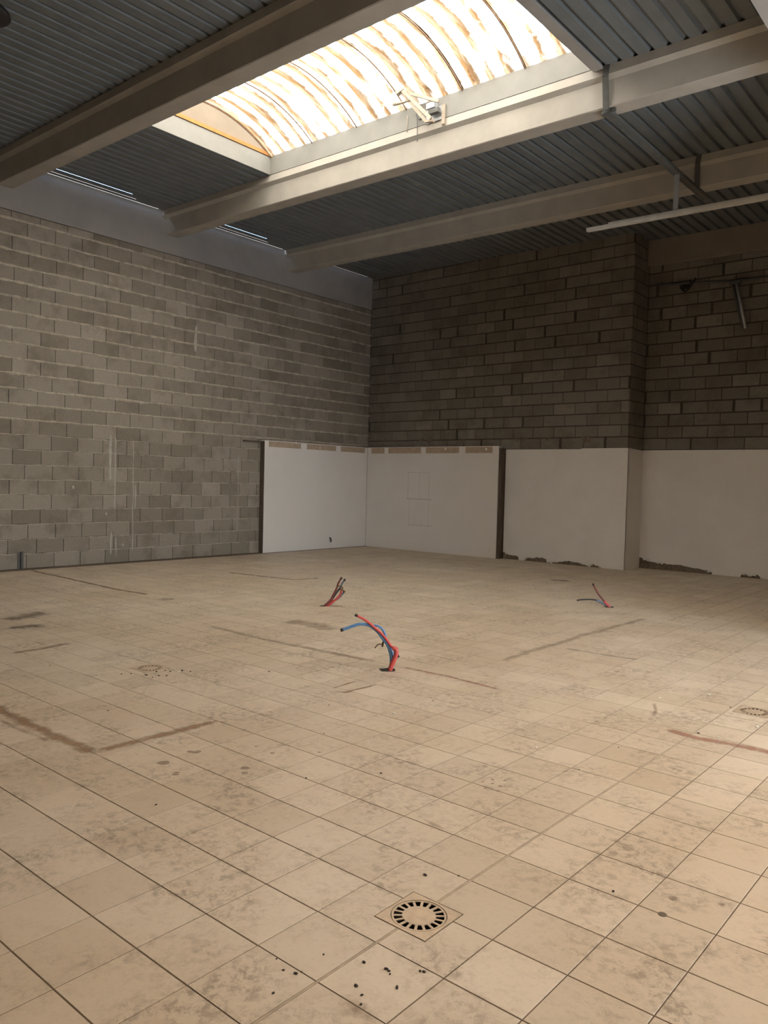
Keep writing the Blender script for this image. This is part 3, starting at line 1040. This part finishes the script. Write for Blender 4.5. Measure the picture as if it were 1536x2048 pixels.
for s in range(NS):
    xa, xb = SKX0 + s*W, SKX0 + (s+1)*W + (0.04 if s < NS-1 else 0.0)
    lift = 0.004 if s % 2 else 0.0
    nx = int((xb-xa)/0.0162)
    bm = bmesh.new()
    rows = []
    for i in range(nx+1):
        xx = xa+(xb-xa)*i/nx
        off = -0.022*math.sin(2*math.pi*xx/PITCH_V)
        rows.append([bm.verts.new(vault_pt(xx, k/26, off+lift)) for k in range(27)])
    for A, B in zip(rows, rows[1:]):
        for k in range(26):
            bm.faces.new((A[k], A[k+1], B[k+1], B[k]))
    under(link('vault_sheet', mesh_of(bm, 'vault_sheet', True), M['vault']), sk)
    if s:
        under(tube('sheet_seam', [vault_pt(xa+0.02, k/18, -0.026) for k in range(19)], 0.010, M['seam'], None, 6, 2), sk)
for xx, nm in ((SKX0, 'gable'), (SKX1, 'gable')):
    bm = bmesh.new()
    arc = [bm.verts.new(vault_pt(xx, k/26, -0.02)) for k in range(27)]
    bm.faces.new(arc)
    gsheet = link('gable_sheet', mesh_of(bm, 'gable_sheet'), M['gable'])
    under(gsheet, sk)
    under(tube('gable_arch', [vault_pt(xx+(0.012 if xx == SKX0 else -0.012), k/26, -0.03) for k in range(27)], 0.017, M['seam'], None, 6, 2), sk)
    rl = bar_obj('gable_rail', (xx, SKY0, CB+0.02+roof(xx)-roof(SKX0)), (xx, SKY1, CB+0.02+roof(xx)-roof(SKX0)), 0.03, 0.055, M['frame_orange'])
    under(rl, sk)

# opening gear on the far curb
ac = tag(empty('vent_actuator', (-4.8, 6.9, 6.75)), 'rusty scissor-arm vent opener fixed to the far curb of the rooflight', 'actuator')
def part(o):
    o.parent = ac
    o.matrix_parent_inverse = Matrix.Translation(-Vector(ac.location))
    return o
ap = (-5.15, 6.83, 7.165)
part(bar_obj('arm', ap, (-4.69, 6.86, 6.635), 0.028, 0.045, M['old_metal']))
part(bar_obj('arm', (-5.09, 6.80, 7.155), (-4.60, 6.83, 6.645), 0.028, 0.045, M['old_metal']))
part(bar_obj('link_bar', (-5.12, 6.82, 7.16), (-4.55, 6.93, 6.90), 0.03, 0.04, M['old_metal']))
part(bar_obj('head_plate', (-5.20, 6.815, 7.15), (-5.07, 6.815, 7.185), 0.07, 0.05, M['old_metal']))
part(tube('pivot_rod', [(-5.26, 6.83, 7.02), (-4.96, 6.83, 6.995)], 0.018, M['old_metal'], None, 8))
part(tube('pivot_knob', [(-5.27, 6.82, 7.025), (-5.235, 6.82, 7.02)], 0.028, M['old_metal'], None, 8))
part(bar_obj('bracket', (-4.525, 7.02, 6.88), (-4.525, 7.02, 6.615), 0.03, 0.05, M['old_metal']))
part(bar_obj('back_plate', (-4.68, 7.035, 6.89), (-4.68, 7.035, 6.70), 0.30, 0.02, M['galv'], None, (0, 1, 0)))
part(bar_obj('motor', (-4.76, 6.97, 6.885), (-4.62, 6.97, 6.885), 0.09, 0.075, M['galv']))
part(bar_obj('motor', (-4.72, 6.96, 6.80), (-4.56, 6.96, 6.80), 0.07, 0.06, M['dark_steel']))
part(bar_obj('foot', (-4.71, 6.87, 6.645), (-4.58, 6.87, 6.625), 0.05, 0.03, M['old_metal']))
part(tube('release_hook', [(-4.93, 6.93, 6.83), (-4.90, 6.92, 6.77), (-4.85, 6.91, 6.73), (-4.82, 6.91, 6.755)], 0.014, M['dark_steel'], None, 8))
o = tube('pull_cord', [(-4.985, 7.0, 6.93), (-4.985, 7.015, 6.8), (-4.985, 7.025, 6.60), (-4.985, 7.028, 6.50)], 0.006, M['dark_steel'], None, 6)
tag(o, 'thin dark cord hanging down beside the vent opener', 'cord')
o = tube('pull_cord', [(-5.18, 7.035, 6.92), (-5.18, 7.03, 6.68)], 0.005, M['old_metal'], None, 6)
tag(o, 'thin rusty cord lying flat on the far curb', 'cord')

# ------------------------------------------------------------------ rail, rod and tray under the roof
zr = Z0 - 0.44
rail = tag(empty('support_rail', (-2.2, 9.0, 6.2)), 'steel channel rail hung below the two far roof beams by straps', 'rail')
def rp_(o):
    o.parent = rail
    o.matrix_parent_inverse = Matrix.Translation(-Vector(rail.location))
    return o
zx = zr + roof(-2.2)
rp_(box_obj('channel', (-2.245, -2.155, 7.18, 10.80, zx-0.048, zx-0.004), M['dark_steel']))
rp_(box_obj('channel_lip', (-2.25, -2.235, 7.18, 10.80, zx-0.058, zx-0.03), M['dark_steel']))
for y in (7.05, 10.25):
    zt = Z0 + roof(-2.15)
    rp_(bar_obj('strap', (-2.14, y-0.012, zt), (-2.16, y-0.012, zt-0.13), 0.075, 0.012, M['dark_steel'], None, (0, 1, 0)))
    rp_(bar_obj('strap', (-2.16, y-0.008, zt-0.13), (-2.19, y+0.10, zx-0.03), 0.075, 0.012, M['dark_steel'], None, (0, 1, 0)))
rp_(bar_obj('clamp', (-2.27, 7.205, zx-0.03), (-2.09, 7.205, zx-0.03), 0.03, 0.04, M['dark_steel']))
rp_(bar_obj('drop_rod', (-2.20, 9.545, zx-0.04), (-2.205, 9.545, 5.68), 0.07, 0.02, M['galv'], None, (0, 1, 0)))
tr = tag(empty('cable_tray', (-1.5, 9.545, 5.6)), 'pale cable tray hanging across the right side below the deck', 'tray')
for a, b, w, h in (((-3.57, 9.545, 5.640), (2.95, 9.545, 5.51), 0.075, 0.05), ((-3.22, 9.55, 5.672), (2.95, 9.55, 5.545), 0.05, 0.03)):
    o = bar_obj('tray_length', a, b, w, h, M['tray'])
    o.parent = tr
    o.matrix_parent_inverse = Matrix.Translation(-Vector(tr.location))

# ------------------------------------------------------------------ things on the recessed wall
o = tube('wall_pipe', [(-4.2, 13.97, 5.80), (-3.3, 13.975, 5.72), (-2.6, 13.975, 5.665), (-1.0, 13.975, 5.60), (2.0, 13.975, 5.50)], 0.020, M['dark_steel'], None, 8, 4)
tag(o, 'thin pipe running level along the dim recessed wall', 'pipe')
pp = tag(empty('pipe_bracket', (-2.5, 13.9, 5.2)), 'leaning pipe bracket below the level pipe on the recessed wall', 'bracket')
for nm, a, b, r, mt in (('leg', (-2.63, 13.90, 5.60), (-2.44, 13.93, 4.73), 0.030, M['galv']), ('leg', (-2.70, 13.94, 5.60), (-2.50, 13.97, 4.75), 0.022, M['dark_steel'])):
    o = tube(nm, [a, b], r, mt, None, 8)
    o.parent = pp
    o.matrix_parent_inverse = Matrix.Translation(-Vector(pp.location))
o = bar_obj('head', (-2.76, 13.92, 5.60), (-2.55, 13.92, 5.62), 0.10, 0.05, M['dark_steel'])
o.parent = pp
o.matrix_parent_inverse = Matrix.Translation(-Vector(pp.location))
hk = tag(empty('wall_hook', (-3.55, 13.95, 5.65)), 'black hook with a curled cable end high on the recessed wall', 'hook')
for nm, pts, r in (('body', [(-3.70, 13.93, 5.665), (-3.52, 13.93, 5.655)], 0.035),
                   ('cable_end', [(-3.66, 13.92, 5.62), (-3.60, 13.90, 5.57), (-3.53, 13.90, 5.60), (-3.46, 13.90, 5.70), (-3.40, 13.92, 5.81)], 0.016),
                   ('cable_end', [(-3.55, 13.95, 5.66), (-3.50, 13.95, 5.72), (-3.52, 13.96, 5.80)], 0.012)):
    o = tube(nm, pts, r, M['black'], None, 8)
    o.parent = hk
    o.matrix_parent_inverse = Matrix.Translation(-Vector(hk.location))

# dark fixture cut by the top left corner of the picture
fx = tag(empty('ceiling_fixture', (-6.62, 1.80, 6.45)), 'black rounded fixture under the deck at the top left corner', 'fixture')
bm = bmesh.new()
bmesh.ops.create_uvsphere(bm, u_segments=24, v_segments=12, radius=1.0)
for v in bm.verts:
    v.co.x *= 0.23
    v.co.y *= 0.23
    v.co.z *= 0.06 if v.co.z < 0 else 0.12
link('shade', mesh_of(bm, 'shade', True), M['black'], fx)
bm = bmesh.new()
bmesh.ops.create_cone(bm, cap_ends=True, segments=16, radius1=0.03, radius2=0.03, depth=0.22)
link('stem', mesh_of(bm, 'stem', True), M['dark_steel'], fx, (0, 0, 0.19))

# ------------------------------------------------------------------ cut-off plumbing standing out of the floor
def cluster(label, base, runs):
    root = tag(empty('pipe_stub_cluster', (base[0], base[1], 0)), label, 'pipes', 'cut pipes standing out of the floor')
    inv = Matrix.Translation(-Vector(root.location))
    def add(o, par=root):
        o.parent = par
        if par is root:
            o.matrix_parent_inverse = inv
        else:
            o.matrix_parent_inverse = Matrix.Identity(4)
        return o
    hole = blob('hole_shade_patch', 0, 0, 0.075, M['pit'], None, 0.0009, base[0], 12, 1.3, 0.7)  # raised black patch on the tiles, standing in for a hole's shade
    hole.location = (base[0]-0.01, base[1]-0.005, 0.0006)
    add(hole)
    for nm, pts, r, mt, off, cap in runs:
        q = [(p[0]+off*RT.x*0+fw.x*off, p[1]+fw.y*off, p[2]) for p in pts]
        t = add(tube(nm, q, r, mt, None, 10, 6))
        if cap:
            a, b = Vector(q[-2]), Vector(q[-1])
            d = (b-a).normalized()
            c = tube('end_cap', [b-d*0.020, b+d*0.006], r*1.12, M['pvc_edge'], None, 10)
            c.parent = t
    return root

cluster('nearest pipe stubs, thick red and blue sheathed pipes bent to the left', (-2.292, 3.454), [
    ('red_sheath', [(-2.29, 3.456, -0.02), (-2.277, 3.466, 0.038), (-2.258, 3.483, 0.101), (-2.246, 3.493, 0.157), (-2.252, 3.488, 0.192), (-2.272, 3.473, 0.200)], 0.021, M['red'], -0.02, False),
    ('red_pipe', [(-2.249, 3.491, 0.178), (-2.27, 3.473, 0.195), (-2.303, 3.445, 0.253), (-2.341, 3.413, 0.314), (-2.394, 3.367, 0.374), (-2.453, 3.317, 0.435), (-2.496, 3.281, 0.465), (-2.525, 3.256, 0.483)], 0.0115, M['red'], -0.01, True),
    ('blue_pipe', [(-2.283, 3.462, -0.02), (-2.278, 3.465, 0.087), (-2.288, 3.458, 0.156), (-2.307, 3.441, 0.225), (-2.34, 3.413, 0.279), (-2.372, 3.386, 0.334), (-2.41, 3.354, 0.374), (-2.447, 3.322, 0.397), (-2.494, 3.282, 0.402), (-2.541, 3.242, 0.383), (-2.619, 3.176, 0.343)], 0.0135, M['blue'], 0.0, True),
    ('blue_loop', [(-2.273, 3.47, 0.02), (-2.266, 3.475, 0.11), (-2.286, 3.457, 0.197), (-2.316, 3.433, 0.266), (-2.328, 3.424, 0.321), (-2.352, 3.403, 0.365), (-2.384, 3.376, 0.385), (-2.41, 3.354, 0.381)], 0.010, M['blue'], 0.035, False),
    ('tap_end', [(-2.324, 3.427, 0.273), (-2.334, 3.418, 0.245), (-2.341, 3.412, 0.200)], 0.009, M['brass'], 0.03, False),
    ('wire_end', [(-2.339, 3.414, 0.224), (-2.365, 3.392, 0.221), (-2.378, 3.381, 0.208), (-2.391, 3.37, 0.184)], 0.005, M['brass'], 0.03, False),
    ('grey_stub', [(-2.257, 3.484, 0.185), (-2.245, 3.493, 0.15), (-2.232, 3.505, 0.113)], 0.011, M['grey_blue'], 0.03, True)])
cluster('farther left pipe stubs, dark red and grey pipes leaning right', (-5.13, 5.527), [
    ('red_pipe', [(-5.141, 5.518, -0.02), (-5.083, 5.567, 0.079), (-5.053, 5.593, 0.153), (-5.023, 5.619, 0.237), (-5.005, 5.634, 0.31), (-4.975, 5.66, 0.378)], 0.013, M['dark_red'], 0.0, True),
    ('grey_pipe', [(-5.129, 5.528, -0.02), (-5.06, 5.587, 0.101), (-5.015, 5.626, 0.195), (-4.984, 5.652, 0.248), (-4.969, 5.664, 0.3), (-4.943, 5.687, 0.353)], 0.013, M['grey_blue'], 0.03, True),
    ('red_pipe', [(-5.122, 5.535, -0.02), (-5.059, 5.588, 0.059), (-5.013, 5.627, 0.113), (-4.983, 5.653, 0.165), (-4.972, 5.662, 0.217)], 0.014, M['red'], -0.03, False),
    ('grey_pipe', [(-5.11, 5.545, -0.02), (-5.044, 5.601, 0.07), (-4.998, 5.64, 0.113), (-4.963, 5.67, 0.166), (-4.944, 5.686, 0.203)], 0.013, M['grey_blue'], 0.0, True),
    ('red_sheath', [(-5.15, 5.512, -0.02), (-5.10, 5.552, 0.045), (-5.06, 5.588, 0.10)], 0.021, M['dark_red'], -0.02, False),
    ('wire_end', [(-5.023, 5.618, 0.247), (-5.0, 5.638, 0.274), (-4.969, 5.665, 0.264), (-4.96, 5.672, 0.239), (-4.988, 5.649, 0.227), (-4.976, 5.658, 0.259)], 0.008, M['brass'], -0.02, False),
    ('wire_end', [(-4.972, 5.662, 0.217), (-4.952, 5.679, 0.213), (-4.94, 5.689, 0.193)], 0.009, M['brass'], -0.02, False)])
cluster('right-hand pipe stubs, one red rising and one dark lying low', (-2.492, 8.457), [
    ('red_pipe', [(-2.485, 8.463, -0.02), (-2.523, 8.431, 0.036), (-2.574, 8.387, 0.11), (-2.613, 8.354, 0.169), (-2.648, 8.325, 0.238), (-2.679, 8.298, 0.314)], 0.013, M['dark_red'], 0.0, True),
    ('red_sheath', [(-2.485, 8.463, -0.02), (-2.52, 8.433, 0.03), (-2.555, 8.402, 0.08)], 0.019, M['red'], 0.0, False),
    ('grey_sheath', [(-2.505, 8.445, 0.0), (-2.543, 8.414, 0.035), (-2.585, 8.378, 0.061), (-2.636, 8.335, 0.089)], 0.018, M['grey_blue'], 0.01, False),
    ('black_pipe', [(-2.625, 8.345, 0.085), (-2.681, 8.296, 0.096), (-2.756, 8.233, 0.094), (-2.817, 8.181, 0.086), (-2.836, 8.165, 0.08)], 0.010, M['black'], 0.01, True)])

# ------------------------------------------------------------------ crumbs and chips lying about
def crumb_mesh(seed, r, long):
    rd = random.Random(seed)
    bm = bmesh.new()
    bmesh.ops.create_icosphere(bm, subdivisions=1, radius=r)
    for v in bm.verts:
        v.co.x *= long
        v.co.z *= 0.6
        v.co *= rd.uniform(0.75, 1.2)
    zmin = min(v.co.z for v in bm.verts)
    for v in bm.verts:
        v.co.z -= zmin
    return mesh_of(bm, 'crumb')
CR = [crumb_mesh(k, 0.0055, lg) for k, lg in enumerate((1.0, 1.5, 2.0, 1.2))]
for m_ in CR:
    m_.materials.append(M['crumb'])
CW = [crumb_mesh(10+k, 0.008, lg) for k, lg in enumerate((1.2, 1.8))]
for m_ in CW:
    m_.materials.append(M['chip'])
rd = random.Random(3)
def scatter(name, spots, meshes, label, cat, group, s0, s1):
    for i, (x, y) in enumerate(spots):
        o = link(name, meshes[i % len(meshes)], None, None, (x, y, 0.0))
        s = rd.uniform(s0, s1)
        o.scale = (s, s, s)
        o.rotation_euler = (0, 0, rd.uniform(0, 6.28))
        tag(o, label, cat, group)
scatter('dirt_crumb', [(0.112, -0.01), (0.175, -0.035), (0.218, -0.02), (0.227, -0.001), (0.213, 0.118), (0.347, 0.181), (0.413, 0.07), (0.456, 0.049), (0.485, 0.013), (0.239, -0.137), (0.427, 0.205), (0.441, 0.203), (0.454, 0.193), (0.532, 0.28), (0.516, 0.155), (0.52, 0.275)],
        CR, 'small black crumb of dirt on the tiles before the nearest drain', 'crumb', 'black crumbs before the nearest drain', 0.6, 1.05)
scatter('dirt_crumb', [(-3.743, 1.714), (-3.704, 1.779), (-3.576, 1.839), (-3.483, 1.841), (-3.618, 1.967), (-3.446, 1.95), (-3.538, 2.051), (-3.60, 2.04), (-3.422, 2.171), (-3.489, 1.906), (-3.5, 2.14)],
        CR, 'dark crumb lying beside the left-hand drain', 'crumb', 'dark crumbs beside the left-hand drain', 0.9, 1.7)
scatter('dirt_crumb', [(-1.428, 2.948), (0.292, 4.442), (0.33, 3.613), (-1.29, 0.432), (0.785, 1.228), (0.243, 0.897), (0.136, 0.803), (-0.662, 3.591), (-1.469, 1.814), (0.052, 2.947), (-2.964, 2.649), (-4.435, 1.446), (-1.0, 1.2), (-0.75, 1.55), (-2.9, 1.1), (0.05, 2.4), (-1.9, 2.3)],
        CR, 'stray dark speck of dirt on the open tiles, away from the drains', 'crumb', 'stray dark specks', 0.6, 1.2)
for spots, lab in (
        ([(-3.585, 2.129), (-3.474, 2.092), (-3.461, 1.887)], 'white plaster chip among the crumbs by the left-hand drain'),
        ([(0.453, 3.618)], 'white plaster chip lying on the reddish line at the right'),
        ([(0.585, 4.051)], 'white plaster chip between the right-edge drain and the reddish line'),
        ([(-0.631, 3.796), (-0.591, 3.896), (-0.2, 4.3), (0.056, 4.679)], 'white plaster chip on the cool-lit tiles towards the right'),
        ([(-0.326, 2.563), (-1.486, 2.967), (-1.426, 2.48), (-1.9, 2.75)], 'white plaster chip on open tiles before the nearest pipe stubs'),
        ([(-3.213, 0.868), (-3.076, 0.87)], 'white plaster chip inside the brown corner outline at the left')):
    scatter('plaster_chip', spots, CW, lab, 'chip', 'white plaster chips', 0.6, 1.4)
bm = bmesh.new()
bmesh.ops.create_cone(bm, cap_ends=True, segments=24, radius1=0.017, radius2=0.016, depth=0.002)
o = link('dark_plug', mesh_of(bm, 'dark_plug'), M['res_dark'], None, (0.999, 1.199, 0.001))
tag(o, 'flat dark round plug sitting in a tile joint on the right', 'plug')
bm = bmesh.new()
n = 20
for k in range(n):
    pass
ringv = []
for k in range(n):
    a = 2*math.pi*k/n
    ringv.append([bm.verts.new((math.cos(a)*r, math.sin(a)*r*0.9, z)) for r, z in ((0.013, 0.0), (0.0145, 0.0012), (0.016, 0.0))])
for k in range(n):
    A, B = ringv[k], ringv[(k+1) % n]
    for j in range(2):
        bm.faces.new((A[j], A[j+1], B[j+1], B[j]))
link('ring_mark', mesh_of(bm, 'ring_mark'), M['spatter'], floor, (0.986, 1.347, 0.0004))

# ------------------------------------------------------------------ the rest of the hall, out of the picture, plus pieces added for the light
for k, (hx0, hx1, hy0, hy1) in enumerate(HID):  # unseen rooflight, added so the near floor comes out brighter
    bm = bmesh.new()
    n = 16
    rows = []
    for xx in (hx0-0.18, hx1+0.18):
        rows.append([bm.verts.new((xx, (hy0+hy1)/2 + (hy1-hy0+0.36)/2*math.sin(-math.pi/2+math.pi*q/n),
                                   Z0+roof(hx1)+0.02+0.60*math.cos(-math.pi/2+math.pi*q/n))) for q in range(n+1)])
    for q in range(n):
        bm.faces.new((rows[0][q], rows[0][q+1], rows[1][q+1], rows[1][q]))
    bm.faces.new(rows[0])
    bm.faces.new(rows[1][::-1])
    o = link('added_rooflight_%d' % (k+1), mesh_of(bm, 'added_rooflight'), M['gable'])
    tag(o, 'unseen plastic rooflight added over the near half to brighten the floor', kind='structure')
DY0, DY1, DZ = 5.15, 5.95, 3.5
bm = bmesh.new()
box(bm, XR, XR+0.25, YN-0.3, DY0, -0.1, 6.9)
box(bm, XR, XR+0.25, DY1, 14.5, -0.1, 6.9)
box(bm, XR, XR+0.25, DY0, DY1, DZ, 6.9)
wright = link('wall_right', mesh_of(bm, 'wall_right'), M['outer'])
tag(wright, 'plain hall wall on the right with a wide open doorway', kind='structure')
wt_ = box_obj('wall_light_stop', (3.0, XR+0.05, 6.62, 14.4, -0.1, 6.9), M['outer'])  # added out of view to block doorway light towards the back right
tag(wt_, 'unseen wall added to keep doorway light off the back right', kind='structure')
wf = box_obj('wall_front', (XL-0.3, XR+0.3, YN-0.3, YN, -0.1, 6.95), M['outer'])
tag(wf, 'plain hall wall behind the camera', kind='structure')
